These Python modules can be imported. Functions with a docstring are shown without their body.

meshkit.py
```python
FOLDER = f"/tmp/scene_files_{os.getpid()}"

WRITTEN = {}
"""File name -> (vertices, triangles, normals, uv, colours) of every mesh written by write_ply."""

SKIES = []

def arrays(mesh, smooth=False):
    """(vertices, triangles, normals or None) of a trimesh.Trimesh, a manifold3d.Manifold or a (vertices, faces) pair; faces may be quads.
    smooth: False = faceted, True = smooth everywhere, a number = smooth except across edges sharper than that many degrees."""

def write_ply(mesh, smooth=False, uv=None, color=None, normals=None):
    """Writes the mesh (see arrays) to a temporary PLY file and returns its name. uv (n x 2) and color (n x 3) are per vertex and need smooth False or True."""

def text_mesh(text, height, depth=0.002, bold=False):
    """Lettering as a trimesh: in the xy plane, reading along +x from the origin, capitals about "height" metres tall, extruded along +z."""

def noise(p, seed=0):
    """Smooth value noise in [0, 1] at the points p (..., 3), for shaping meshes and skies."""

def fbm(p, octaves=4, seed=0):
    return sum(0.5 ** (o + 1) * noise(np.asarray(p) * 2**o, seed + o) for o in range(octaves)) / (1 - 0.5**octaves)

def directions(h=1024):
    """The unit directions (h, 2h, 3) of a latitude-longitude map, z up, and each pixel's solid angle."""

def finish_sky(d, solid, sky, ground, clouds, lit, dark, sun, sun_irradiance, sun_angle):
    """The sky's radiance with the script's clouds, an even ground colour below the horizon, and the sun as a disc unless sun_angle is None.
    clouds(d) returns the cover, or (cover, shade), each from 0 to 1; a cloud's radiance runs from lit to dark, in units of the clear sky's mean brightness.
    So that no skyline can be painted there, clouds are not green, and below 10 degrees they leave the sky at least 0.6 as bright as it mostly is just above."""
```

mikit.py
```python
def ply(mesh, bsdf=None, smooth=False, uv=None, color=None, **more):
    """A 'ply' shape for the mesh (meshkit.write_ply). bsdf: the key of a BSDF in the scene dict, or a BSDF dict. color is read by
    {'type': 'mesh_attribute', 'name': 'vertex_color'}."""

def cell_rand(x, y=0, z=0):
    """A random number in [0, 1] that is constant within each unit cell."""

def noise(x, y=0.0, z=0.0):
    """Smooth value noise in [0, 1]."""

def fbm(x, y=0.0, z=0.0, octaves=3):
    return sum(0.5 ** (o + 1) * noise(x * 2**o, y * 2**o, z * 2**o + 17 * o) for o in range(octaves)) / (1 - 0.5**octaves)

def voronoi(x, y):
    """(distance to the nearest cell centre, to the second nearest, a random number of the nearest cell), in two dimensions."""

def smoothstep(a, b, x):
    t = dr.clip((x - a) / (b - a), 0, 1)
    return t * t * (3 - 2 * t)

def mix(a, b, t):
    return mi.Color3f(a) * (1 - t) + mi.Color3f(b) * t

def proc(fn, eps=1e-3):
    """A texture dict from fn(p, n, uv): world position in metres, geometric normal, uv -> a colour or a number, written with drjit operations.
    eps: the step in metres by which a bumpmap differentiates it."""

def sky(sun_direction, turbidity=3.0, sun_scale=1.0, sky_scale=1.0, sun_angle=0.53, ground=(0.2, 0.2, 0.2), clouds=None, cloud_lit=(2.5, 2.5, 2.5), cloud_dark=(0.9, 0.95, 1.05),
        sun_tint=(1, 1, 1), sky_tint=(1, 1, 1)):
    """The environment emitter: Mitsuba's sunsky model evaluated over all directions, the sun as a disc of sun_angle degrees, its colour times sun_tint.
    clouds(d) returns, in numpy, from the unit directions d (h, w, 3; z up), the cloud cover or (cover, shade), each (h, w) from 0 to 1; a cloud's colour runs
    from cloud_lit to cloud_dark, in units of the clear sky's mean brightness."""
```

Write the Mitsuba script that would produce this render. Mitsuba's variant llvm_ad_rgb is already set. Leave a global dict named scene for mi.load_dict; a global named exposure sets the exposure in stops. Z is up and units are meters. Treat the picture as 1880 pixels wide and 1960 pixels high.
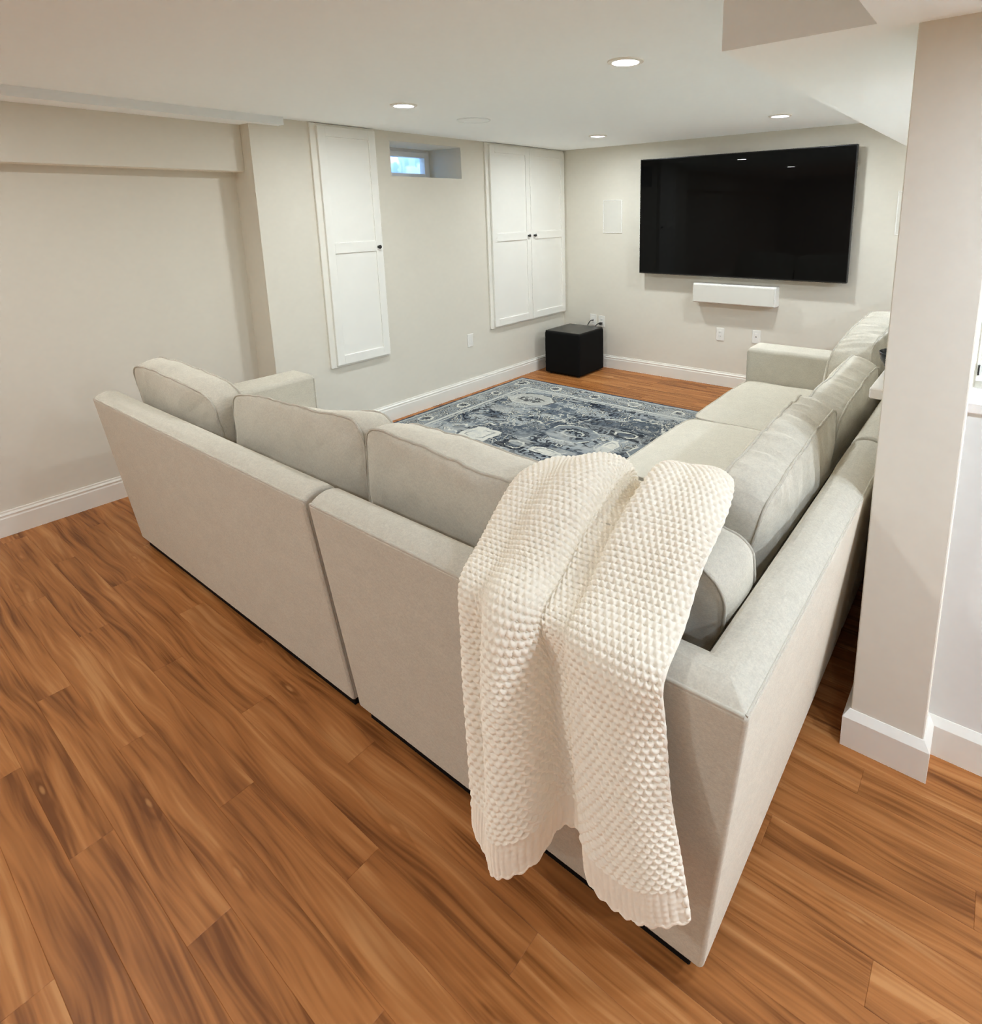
import math
import numpy as np, trimesh, drjit as dr, mitsuba as mi
import mikit, meshkit
from mikit import proc, noise, fbm, voronoi, cell_rand, smoothstep, mix
from scipy.interpolate import RectBivariateSpline, CubicSpline

T = mi.ScalarTransform4f
scene, labels = {'type': 'scene'}, {}

# ------------------------------------------------------------------ camera
FX, PX, PY = 1153.76, 1047.58, 646.23
EYE = np.array([3.94216, -5.45608, 1.6749])
yaw, pitch, roll = np.radians([-37.5013, 11.8065, -1.0673])
fw = np.array([math.sin(yaw)*math.cos(pitch), math.cos(yaw)*math.cos(pitch), -math.sin(pitch)])
rt = np.array([math.cos(yaw), -math.sin(yaw), 0.0]); up0 = np.cross(rt, fw)
upv = -math.sin(roll)*rt + math.cos(roll)*up0
scene['camera'] = {
    'type': 'perspective', 'fov': math.degrees(2*math.atan(940/FX)), 'fov_axis': 'x',
    'principal_point_offset_x': -(PX-940)/1880, 'principal_point_offset_y': -(PY-980)/1960,
    'near_clip': 0.02, 'far_clip': 200.0,
    'to_world': T().look_at(origin=EYE.tolist(), target=(EYE+fw).tolist(), up=upv.tolist())}

# ------------------------------------------------------------------ light
exposure = 0.11
scene['sky'] = dict(mikit.sky((0.75, -0.35, 0.55), turbidity=3.0, sun_scale=0.0, sky_scale=45.0, ground=(0.3, 0.3, 0.3)), sampling_weight=0.7)
H = 2.31          # ceiling
ZC = 2.115        # dropped ceiling
WARM, COOL = np.array([0.94, 1.005, 1.035]), np.array([0.82, 0.98, 1.16])
LAMPS = [  # x, y, z, strength, colour, label
    (0.985, -0.83, H, 0.80, WARM, 'round recessed downlight in front of the television, nearer the window wall'),
    (2.54, -0.87, H, 0.80, WARM, 'round recessed downlight above the wide black television, nearer the soffit'),
    (0.975, -2.95, H, 0.70, WARM, 'round recessed downlight near the small window and the narrow cabinet'),
    (2.516, -3.00, H, 0.70, WARM, 'round recessed downlight shining over the rug and the sectional corner'),
    (1.00, -5.10, H, 0.62, WARM, 'round recessed downlight behind the sectional, nearer the window wall'),
    (2.45, -6.35, H, 1.15, WARM, 'round recessed downlight at the room end'),
    (2.45, -8.10, H, 1.00, WARM, 'added unseen round downlight by the end wall'),  # unseen lamp, added for more light from the room end
    (4.45, -4.15, ZC, 0.63, COOL, 'round recessed downlight in the dropped ceiling beside the column'),
    (5.40, -4.15, ZC, 1.60, COOL, 'round recessed downlight in the dropped ceiling near the side wall'),
    (4.70, -6.30, ZC, 0.80, COOL, 'round recessed downlight in the dropped ceiling at the room end'),
    (4.95, -1.30, ZC, 1.2, COOL, 'round recessed downlight over the bar near the television wall'),
    (4.95, -2.50, ZC, 1.2, COOL, 'round recessed downlight over the bar near the counter'),
    (5.75, -1.30, ZC, 1.2, COOL, 'round recessed downlight over the bar in the far corner by the side wall'),
    (5.75, -2.50, ZC, 1.2, COOL, 'round recessed downlight over the bar counter next to the side wall'),
]
RAD = 560.0

# ------------------------------------------------------------------ helpers
def lin(r, g, b):
    c = np.array([r, g, b])/255.0
    return np.where(c <= 0.04045, c/12.92, ((c+0.055)/1.055)**2.4).tolist()

def key(name):
    if name not in scene and not any(k.startswith(name+'__') for k in scene):
        return name
    i = 1
    while True:
        k = f'{name}_{i:03d}'
        if k not in scene and not any(q.startswith(k+'__') for q in scene):
            return k
        i += 1

def put(name, mesh, bsdf, parent=None, smooth=False, label=None, **more):
    k = key(parent+'__'+name if parent else name)
    scene[k] = mikit.ply(mesh, bsdf, smooth=smooth, **more)
    if label: labels[k] = {'label': label}
    return k

def tag(k, label, category, group=None, kind=None):
    labels[k] = {'label': label, 'category': category}
    if group: labels[k]['group'] = group
    if kind: labels[k]['kind'] = kind

def struct(name, mesh, bsdf, label=None, smooth=False):
    k = put(name, mesh, bsdf, smooth=smooth)
    labels[k] = {'kind': 'structure'}
    if label: labels[k]['label'] = label
    return k

def mesh_of(v, f): return trimesh.Trimesh(np.asarray(v, float), np.asarray(f), process=False)
cat = trimesh.util.concatenate

def box(x0, x1, y0, y1, z0, z1):
    b = trimesh.creation.box(extents=(x1-x0, y1-y0, z1-z0)); b.apply_translation(((x0+x1)/2, (y0+y1)/2, (z0+z1)/2)); return b

def cbox(x0, x1, y0, y1, z0, z1, c=0.003):
    P = []
    for X, sx in ((x0, 1), (x1, -1)):
        for Y, sy in ((y0, 1), (y1, -1)):
            for Z, sz in ((z0, 1), (z1, -1)):
                P += [(X+sx*c, Y+sy*c, Z), (X+sx*c, Y, Z+sz*c), (X, Y+sy*c, Z+sz*c)]
    return trimesh.convex.convex_hull(np.array(P))

ICO = trimesh.creation.icosphere(subdivisions=2).vertices
def rhull(points, r):
    """Convex body with edges of radius r whose corners reach the given points roughly."""
    p = np.asarray(points, float); c = p.mean(0)
    q = p - np.sign(p-c)*r*0.8
    return trimesh.convex.convex_hull((q[:, None, :]+ICO[None]*r).reshape(-1, 3))

def tube(path, r, sides=8, closed=False):
    p = np.asarray(path, float); n = len(p)
    if closed: t = np.roll(p, -1, 0)-np.roll(p, 1, 0)
    else: t = np.gradient(p, axis=0)
    t /= np.maximum(np.linalg.norm(t, axis=1, keepdims=True), 1e-9)
    ref = np.array([0.13, 0.21, 0.97]) if abs(t[:, 2]).mean() < 0.8 else np.array([0.97, 0.2, 0.1])
    a = np.cross(t, ref); a /= np.linalg.norm(a, axis=1, keepdims=True); b = np.cross(t, a)
    th = np.arange(sides)*2*np.pi/sides
    v = (p[:, None]+r*(np.cos(th)[None, :, None]*a[:, None]+np.sin(th)[None, :, None]*b[:, None])).reshape(-1, 3)
    f = []
    for i in range(n if closed else n-1):
        j = (i+1) % n
        for s in range(sides):
            q = (s+1) % sides
            f += [[i*sides+s, j*sides+s, j*sides+q], [i*sides+s, j*sides+q, i*sides+q]]
    if not closed:
        v = np.vstack([v, p[:1], p[-1:]])
        for s in range(sides):
            q = (s+1) % sides
            f += [[n*sides, s, q], [n*sides+1, (n-1)*sides+q, (n-1)*sides+s]]
    m = mesh_of(v, f); 
    return m

def lathe(profile, center, segs=48):
    """profile of (radius, z) -> surface of revolution about z at center."""
    pr = np.asarray(profile, float); th = np.arange(segs)*2*np.pi/segs
    v = np.stack([pr[:, 0][:, None]*np.cos(th), pr[:, 0][:, None]*np.sin(th), np.repeat(pr[:, 1][:, None], segs, 1)], -1).reshape(-1, 3)+np.asarray(center)
    f = []
    for i in range(len(pr)-1):
        for s in range(segs):
            q = (s+1) % segs
            f += [[i*segs+s, i*segs+q, (i+1)*segs+q], [i*segs+s, (i+1)*segs+q, (i+1)*segs+s]]
    return mesh_of(v, f)

def extrude_profile(prof, p0, p1, nrm):
    """prof: polygon of (offset along nrm, z), swept from p0 to p1."""
    pr = np.asarray(prof, float); n = len(pr); nrm = np.asarray(nrm, float)
    ends = [np.asarray(p, float)+pr[:, :1]*nrm+pr[:, 1:]*np.array([0, 0, 1.0]) for p in (p0, p1)]
    v = np.vstack(ends); f = []
    for i in range(n):
        j = (i+1) % n
        f += [[i, j, n+j], [i, n+j, n+i]]
    for i in range(1, n-1): f += [[0, i+1, i], [n, n+i, n+i+1]]
    m = mesh_of(v, f); trimesh.repair.fix_normals(m); return m

# ------------------------------------------------------------------ materials
def two(b): return {'type': 'twosided', 'bsdf': b}
def rgb(c): return {'type': 'rgb', 'value': list(map(float, c))}
def diffuse(name, c): scene[name] = two({'type': 'diffuse', 'reflectance': rgb(c)})
def princ(name, c, rough=0.5, **k):
    scene[name] = two({'type': 'principled', 'base_color': c if isinstance(c, dict) else rgb(c), 'roughness': rough, **k})

WALLC = np.array([0.695, 0.660, 0.575])
def paint(base, amp):
    base = np.asarray(base, float)
    def fn(p, n, uv):
        s = p.x*1.0+p.z*0.7
        m = fbm(p.x*40, p.y*40, p.z*40, octaves=2)-0.5
        return mi.Color3f(*base.tolist())*(1+amp*m)
    return proc(fn)
princ('wall_paint', paint(WALLC, 0.03), 0.75, specular=0.2)
princ('ceiling_paint', paint([0.83, 0.87, 0.875], 0.02), 0.85, specular=0.1)
princ('soffit_paint', rgb([0.83, 0.87, 0.875]), 0.85, specular=0.1)
princ('knee_lit_paint', paint([0.71, 0.71, 0.68], 0.03), 0.75, specular=0.2)  # wall paint made paler and cooler: nearby lamp light put into the colour
princ('white_trim', rgb([0.80, 0.78, 0.71]), 0.35, specular=0.4)
princ('white_door', rgb([0.82, 0.81, 0.755]), 0.4, specular=0.4)
princ('white_plate', rgb([0.82, 0.81, 0.76]), 0.3)
princ('white_grille', rgb([0.66, 0.64, 0.58]), 0.8)
princ('speaker_white', rgb([0.80, 0.79, 0.75]), 0.45)
princ('black_knob', rgb([0.012, 0.011, 0.010]), 0.35, specular=0.5)
princ('black_gloss', rgb([0.010, 0.010, 0.010]), 0.22, specular=0.35)
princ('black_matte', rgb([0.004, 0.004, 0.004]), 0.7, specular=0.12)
princ('dark_grey', rgb([0.03, 0.028, 0.026]), 0.6)
scene['tv_glass'] = {'type': 'plastic', 'diffuse_reflectance': rgb([0.0012, 0.0012, 0.0014]), 'int_ior': 1.26, 'nonlinear': False}
princ('tv_bezel', rgb([0.006, 0.006, 0.006]), 0.35)
princ('quartz', rgb([0.82, 0.80, 0.76]), 0.2, specular=0.5)
princ('vinyl', rgb([0.74, 0.74, 0.74]), 0.35)
scene['pane_glass'] = {'type': 'thindielectric', 'int_ior': 1.5}

def fabric_color(base, seedo):
    base = np.asarray(base, float)
    def fn(p, n, uv):
        a = noise(p.x*420+seedo, p.y*420, p.z*420)
        b = fbm(p.x*22+seedo, p.y*22, p.z*22, octaves=2)
        c = noise(p.x*150, p.y*150+seedo, p.z*150)
        k = 1+0.16*(a-0.5)+0.07*(b-0.5)+0.10*(c-0.5)
        return mi.Color3f(*base.tolist())*k
    return proc(fn)
SOFA = [0.510, 0.475, 0.397]
princ('sofa_fabric', fabric_color(SOFA, 0.0), 0.9, specular=0.15, sheen=0.35)
princ('cushion_fabric', fabric_color(np.array(SOFA)*1.03, 31.0), 0.9, specular=0.15, sheen=0.35)
princ('piping_fabric', rgb(np.array(SOFA)*0.93), 0.9, specular=0.15)
princ('knit_wool', rgb([0.80, 0.745, 0.635]), 0.95, specular=0.1, sheen=0.3)

# ---- wood
PW, PL, PY0 = 0.1030, 1.22, -8.62
def wood(p, n, uv):
    row = dr.floor((p.y-PY0)/PW)
    o = row*0.381966+0.13
    off = (o-dr.floor(o))*PL
    col = dr.floor((p.x-off+20*PL)/PL)
    r1, r2, r3 = cell_rand(row, col, 1), cell_rand(row, col, 2), cell_rand(row, col, 3)
    u = p.x+r1*61.0
    v = p.y+r2*47.0
    w1 = fbm(u*1.6, v*7.0, 3.0, octaves=2)-0.5
    w2 = noise(u*5.0, v*18.0, 9.0)-0.5
    vv = v+w1*0.055+w2*0.014
    broad = fbm(u*1.5, vv*13.0, 1.0, octaves=3)
    fine = fbm(u*6.0, vv*170.0, 5.0, octaves=2)
    streak = fbm(u*2.6, vv*52.0, 7.0, octaves=2)
    patch = fbm(u*3.0, v*9.0, 13.0, octaves=2)
    d1, d2, wh = voronoi(u*2.0, v*8.5)
    on = smoothstep(0.80, 0.82, wh)
    knot = smoothstep(0.38, 0.04, d1)*on
    rings = 0.5+0.5*dr.sin(d1*46.0+w2*9.0+w1*6.0)
    eye = smoothstep(0.06, 0.02, d1)*on
    t = 0.36*broad+0.24*fine+0.38*streak+0.09*patch
    t = t+0.08*(r3-0.5)
    t = t-knot*(0.07*rings+0.05)
    dark, base, light = lin(108, 62, 28), lin(163, 104, 56), lin(188, 134, 84)
    c = mix(dark, base, smoothstep(0.27, 0.60, t))
    c = mix(c, light, smoothstep(0.55, 0.80, t)*0.85)
    c = mix(c, lin(96, 55, 26), smoothstep(0.58, 0.76, fbm(u*1.5+11, vv*26.0, 2.0, octaves=2))*0.16)
    c = mix(c, light, eye*0.55)
    return c
scene['wood_plank'] = two({'type': 'principled', 'base_color': proc(wood), 'roughness': 0.45, 'specular': 0.25})
princ('subfloor', rgb([0.03, 0.018, 0.01]), 0.8)

# ---- rug
RX0, RX1, RY0, RY1 = 0.089, 2.545, -3.42, -0.87
RCX, RCY = 1.79, -2.29
def rug_col(p, n, uv):
    w = mi.Vector3f(p.x, p.y, 0)
    wx = (fbm(p.x*6, p.y*6, 1.0, octaves=2)-0.5)*0.05+(noise(p.x*33, p.y*33, 2.0)-0.5)*0.016
    wy = (fbm(p.x*6, p.y*6, 4.0, octaves=2)-0.5)*0.05+(noise(p.x*33, p.y*33, 5.0)-0.5)*0.016
    X, Y = p.x-RCX+wx, p.y-RCY+wy
    a, b = dr.abs(X), dr.abs(Y)
    def hexd(cx, cy, rx, ry):
        q, s = dr.abs(a-cx)/rx, dr.abs(b-cy)/ry
        return dr.maximum(dr.maximum(q, s), (q+s)*0.68)
    def boxd(cx, cy, rx, ry):
        return dr.maximum(dr.abs(a-cx)/rx, dr.abs(b-cy)/ry)
    def fill(d): return smoothstep(1.0, 0.93, d)
    worn = smoothstep(0.30, 0.52, fbm(p.x*16, p.y*16, 31.0, octaves=2))
    def line(d, r, w_): return smoothstep(w_, w_*0.4, dr.abs(d-r))*worn
    ed = dr.minimum(p.x-RX0, RY1-p.y)+wx*0.4
    navy, slate, pale, ivory = lin(29, 33, 42), lin(84, 92, 101), lin(146, 151, 153), lin(204, 202, 192)
    wear = fbm(p.x*3.2, p.y*9.0, 2.0, octaves=3)
    grit = fbm(p.x*45, p.y*45, 6.0, octaves=2)
    c = mix(slate, pale, smoothstep(0.34, 0.62, wear+0.25*(grit-0.5)))
    # floral tangle in the field
    sx, sy = a*9.5+wx*30, b*9.5+wy*30
    d1, d2, wh = voronoi(sx, sy)
    curl = 0.5+0.5*dr.sin(d1*13.0+wh*6.0)
    tang = smoothstep(0.36, 0.62, fbm(a*6.0, b*6.0, 8.0, octaves=3)+0.25*(curl-0.5))
    c = mix(c, navy, tang*smoothstep(0.30, 0.62, curl)*0.92)
    c = mix(c, ivory, smoothstep(0.80, 0.95, curl)*smoothstep(0.40, 0.55, wh)*0.75)
    # large stepped medallion
    M = a*0.80+b*1.0+0.04*dr.sin(a*40)*1.0
    c = mix(c, mix(slate, navy, 0.45+0.4*smoothstep(.4, .6, wear)), smoothstep(1.02, 0.98, M)*smoothstep(0.62, 0.66, M)*0.45)
    c = mix(c, ivory, line(M, 1.02, 0.018)*0.75)
    c = mix(c, ivory, line(M, 0.64, 0.014)*0.7)
    # diagonal hexagons
    h = hexd(0.36, 0.40, 0.21, 0.17)
    c = mix(c, mix(pale, slate, 0.5), fill(h)*0.85); c = mix(c, ivory, line(h, 0.95, 0.05)*0.85)
    h2 = hexd(0.36, 0.40, 0.15, 0.11)
    c = mix(c, navy, fill(h2)*smoothstep(0.25, 0.5, curl)*0.9); c = mix(c, ivory, line(h2, 0.5, 0.1)*0.7)
    # boxes on the axes
    for cx, cy, rx, ry in ((0.60, 0.0, 0.13, 0.11), (0.0, 0.60, 0.15, 0.09)):
        h = boxd(cx, cy, rx, ry)
        c = mix(c, navy, fill(h)*0.85); c = mix(c, pale, line(h, 0.92, 0.06)*0.9)
        h = hexd(cx, cy, rx*0.62, ry*0.62)
        c = mix(c, ivory, line(h, 0.85, 0.16)*0.9); c = mix(c, slate, fill(h*1.7)*0.8)
    h = boxd(0.95, 0.0, 0.14, 0.12)
    c = mix(c, ivory, fill(h)*0.85); c = mix(c, slate, line(h, 0.6, 0.07)*0.6)
    for cx, cy, rx, ry in ((0.31, 0.0, 0.15, 0.055), (0.0, 0.33, 0.055, 0.13)):
        h = hexd(cx, cy, rx, ry)
        c = mix(c, ivory, fill(h)*0.85); c = mix(c, slate, line(h, 0.62, 0.10)*0.55)
    # centre rosette
    rr = dr.sqrt(a*a+b*b)
    pet = smoothstep(0.16, 0.13, rr)*smoothstep(0.4, 0.7, 0.5+0.5*dr.cos(4*dr.atan2(b, a+1e-4)))
    c = mix(c, navy, pet*0.95); c = mix(c, pale, smoothstep(0.085, 0.078, rr)); c = mix(c, navy, smoothstep(0.010, 0.006, dr.abs(rr-0.062))*0.8)
    # corner cartouches
    h = hexd(1.16, 0.90, 0.24, 0.15)
    c = mix(c, ivory, fill(h)*0.55); c = mix(c, navy, line(h, 0.95, 0.05)*0.75)
    h = hexd(1.16, 0.90, 0.15, 0.07); c = mix(c, navy, fill(h)*0.8*smoothstep(0.3, 0.6, curl))
    # border
    inb = smoothstep(0.27, 0.262, ed)
    along = dr.select(p.x-RX0 < RY1-p.y, p.y, p.x)+wx*2
    q = dr.abs(ed-0.135)/0.085
    bd1, bd2, bw = voronoi(along*11.0, ed*15.0)
    scroll = 0.5+0.5*dr.sin(bd1*12.0+bw*5.0)
    bc = mix(mix(pale, slate, 0.35), navy, smoothstep(0.42, 0.56, scroll*0.55+0.55*fbm(along*10, ed*18, 3.0, octaves=2)-0.04)*smoothstep(1.15, 0.85, q)*0.95)
    bc = mix(bc, ivory, smoothstep(0.82, 0.96, scroll)*smoothstep(1.05, 0.9, q)*0.8)
    rose = dr.abs(along*2.4-dr.floor(along*2.4)-0.5)
    rd = dr.sqrt(dr.square(rose/2.4)+dr.square(ed-0.135))
    bc = mix(bc, ivory, smoothstep(0.012, 0.006, dr.abs(rd-0.05))*0.85); bc = mix(bc, navy, smoothstep(0.03, 0.022, rd)*0.7)
    c = mix(c, bc, inb)
    c = mix(c, mix(ivory, pale, 0.3), smoothstep(0.016, 0.010, dr.abs(ed-0.245))*0.9)
    c = mix(c, mix(ivory, pale, 0.5), smoothstep(0.012, 0.007, dr.abs(ed-0.285))*0.7)
    c = mix(c, mix(ivory, pale, 0.5), smoothstep(0.010, 0.006, dr.abs(ed-0.028))*0.8)
    c = mix(c, navy, smoothstep(0.016, 0.010, ed)*0.8)
    # distress
    c = mix(c, mix(pale, ivory, 0.35), smoothstep(0.56, 0.74, fbm(p.x*5, p.y*14, 12.0, octaves=3))*0.55)
    c = mix(c, pale, smoothstep(0.5, 0.8, grit)*0.25)
    return c
scene['rug_print'] = two({'type': 'principled', 'base_color': proc(rug_col), 'roughness': 0.95, 'specular': 0.05})
princ('rug_binding', rgb(lin(60, 66, 82)), 0.95, specular=0.05)

def well_col(p, n, uv):
    f = fbm(p.y*14, p.z*9, p.x*6, octaves=3)
    s = smoothstep(0.35, 0.65, fbm(p.y*24+5, p.z*6, 1.0, octaves=2))
    c = mix([0.42, 0.58, 0.70], [0.90, 0.93, 0.93], smoothstep(0.42, 0.62, f))
    return mix(c, [0.80, 0.88, 0.92], s*0.4)
scene['well_metal'] = two({'type': 'principled', 'base_color': proc(well_col), 'roughness': 0.7, 'specular': 0.3})

# ------------------------------------------------------------------ room shell
YB = -3.399                                  # where the window wall steps back
XR = -0.245                                  # recessed wall
NY0, NY1, NZ0, NZ1 = -2.292, -1.520, 1.972, 2.240   # niche opening
# window wall around the niche
wl = cat([box(-0.5, 0, YB, NY0, 0, 2.5), box(-0.5, 0, NY1, 0.2, 0, 2.5), box(-0.5, 0, NY0, NY1, 0, NZ0), box(-0.5, 0, NY0, NY1, NZ1, 2.5)])
struct('wall_left', wl, 'wall_paint', 'warm greige painted wall with the small basement window')
put('recess', box(-0.5, XR, -8.7, YB, 0, 2.5), 'wall_paint', 'wall_left', label='wall set back behind the sectional')
put('header', cbox(XR, XR+0.135, -8.7, YB, 1.968, 2.5, 0.002), 'wall_paint', 'wall_left', label='shallow header above the set back wall')
struct('wall_far', box(-0.5, 6.4, 0, 0.2, 0, 2.5), 'wall_paint', 'warm greige painted wall behind the television')
struct('wall_right', box(6.2, 6.4, -8.7, 0, 0, 2.5), 'wall_paint')
struct('wall_near', box(-0.5, 6.4, -8.9, -8.7, 0, 2.5), 'wall_paint')
ck = struct('ceiling', box(-0.5, 6.4, -8.9, 0.2, H, 2.5), 'ceiling_paint', 'smooth off-white painted ceiling')
put('box', box(XR, 0.075, -8.7, -3.20, H-0.05, H+0.01), 'ceiling_paint', 'ceiling', label='shallow boxed strip along the left wall')
SX, SY, SX2 = 3.220, -3.667, 3.618
put('soffit', cat([box(SX, 6.3, SY, 0.0, ZC, 2.4), box(SX2, 6.3, -8.7, SY, ZC, 2.4)]), 'soffit_paint', 'ceiling', label='dropped soffit around the column')
fk = struct('floor', box(-0.5, 6.4, -8.9, 0.2, -0.1, -0.0065), 'subfloor', 'reddish brown wood plank floor')

# planks: one chamfered board each
def plank_mesh(x0, x1, y0, y1):
    c = 0.0008
    z0, z1 = -0.0066, 0.0
    v = [(x0, y0, z0), (x1, y0, z0), (x1, y1, z0), (x0, y1, z0), (x0, y0, z1-c), (x1, y0, z1-c), (x1, y1, z1-c), (x0, y1, z1-c),
         (x0+c, y0+c, z1), (x1-c, y0+c, z1), (x1-c, y1-c, z1), (x0+c, y1-c, z1)]
    f = []
    for a, b in ((0, 4), (4, 8)):
        for i in range(4):
            j = (i+1) % 4
            f += [[a+i, a+j, b+j], [a+i, b+j, b+i]]
    f += [[8, 9, 10], [8, 10, 11]]
    return mesh_of(v, f)
FX0, FX1 = XR, 5.3
for r in range(int((0-PY0)/PW)+1):
    y0 = PY0+r*PW; y1 = min(y0+PW, 0.0)
    if y1 < -5.45 or y1-y0 < 0.01: continue
    off = ((r*0.381966+0.13) % 1.0)*PL
    c0 = int(math.floor((FX0-off)/PL))
    for c in range(c0, 8):
        x0, x1 = max(off+c*PL, FX0 if y0 < YB else 0.0), min(off+(c+1)*PL, FX1)
        if x1-x0 < 0.02: continue
        # leave out boards the photograph shows nothing of (under the sectional, behind the bar)
        if x0 > 3.95 and y0 > -3.45: continue
        put('plank', plank_mesh(x0+0.0001, x1-0.0001, y0+0.0001, y1-0.0001), 'wood_plank', 'floor')

# rest of the floor outside the picture
put('boarding', cat([plank_mesh(XR, 6.2, PY0-0.05, -5.4745), plank_mesh(5.3005, 6.2, -5.474, -3.36), plank_mesh(3.96, 6.2, -3.35, -0.001)]), 'wood_plank', 'floor')

# baseboards
BB = [(0, 0), (0.016, 0), (0.016, 0.100), (0.0125, 0.106), (0.0125, 0.113), (0.015, 0.117), (0.013, 0.122), (0.007, 0.128), (0.0065, 0.137), (0, 0.139)]
struct('baseboard_left', cat([extrude_profile(BB, (0, YB-0.016, 0), (0, 0, 0), (1, 0, 0)), extrude_profile(BB, (XR, -8.7, 0), (XR, YB, 0), (1, 0, 0)),
       extrude_profile(BB, (XR, YB, 0), (0.016, YB, 0), (0, -1, 0))]), 'white_trim', 'white moulded baseboard')
struct('baseboard_far', extrude_profile(BB, (0, 0, 0), (6.2, 0, 0), (0, -1, 0)), 'white_trim', 'white moulded baseboard under the television')

# column, knee wall and counter
CX0, CX1, CY0, CY1 = 3.700, 3.896, -3.607, -3.33
struct('wall_column', cbox(CX0, CX1, CY0, CY1, 0, 2.13, 0.003), 'wall_paint', 'greige painted square column')
KY = -3.482
struct('wall_knee', box(CX0+0.002, 6.2, KY, -3.33, 0, 1.107), 'knee_lit_paint', 'half wall coloured as lit, carrying the white counter beside the column')
struct('wall_bar', box(CX0+0.002, 3.86, -3.33, 0, 0, 1.107), 'knee_lit_paint', 'half wall coloured as lit, behind the sectional under the counter')
def skirt(x0, x1, y0, y1, e, h):
    P = []
    for X, s in ((x0, -1), (x1, 1)):
        for Y, t in ((y0, -1), (y1, 1)):
            P += [(X+s*e, Y+t*e, 0), (X+s*e, Y+t*e, h-0.024), (X+s*0.003, Y+t*0.003, h)]
    return trimesh.convex.convex_hull(np.array(P))
struct('baseboard_column', skirt(CX0, CX1, CY0, CY1-0.05, 0.019, 0.128), 'white_trim', 'white baseboard wrapped around the column')
struct('baseboard_right', skirt(CX1-0.02, 6.19, KY, KY+0.1, 0.019, 0.128), 'white_trim', 'white baseboard under the half wall')
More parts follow.
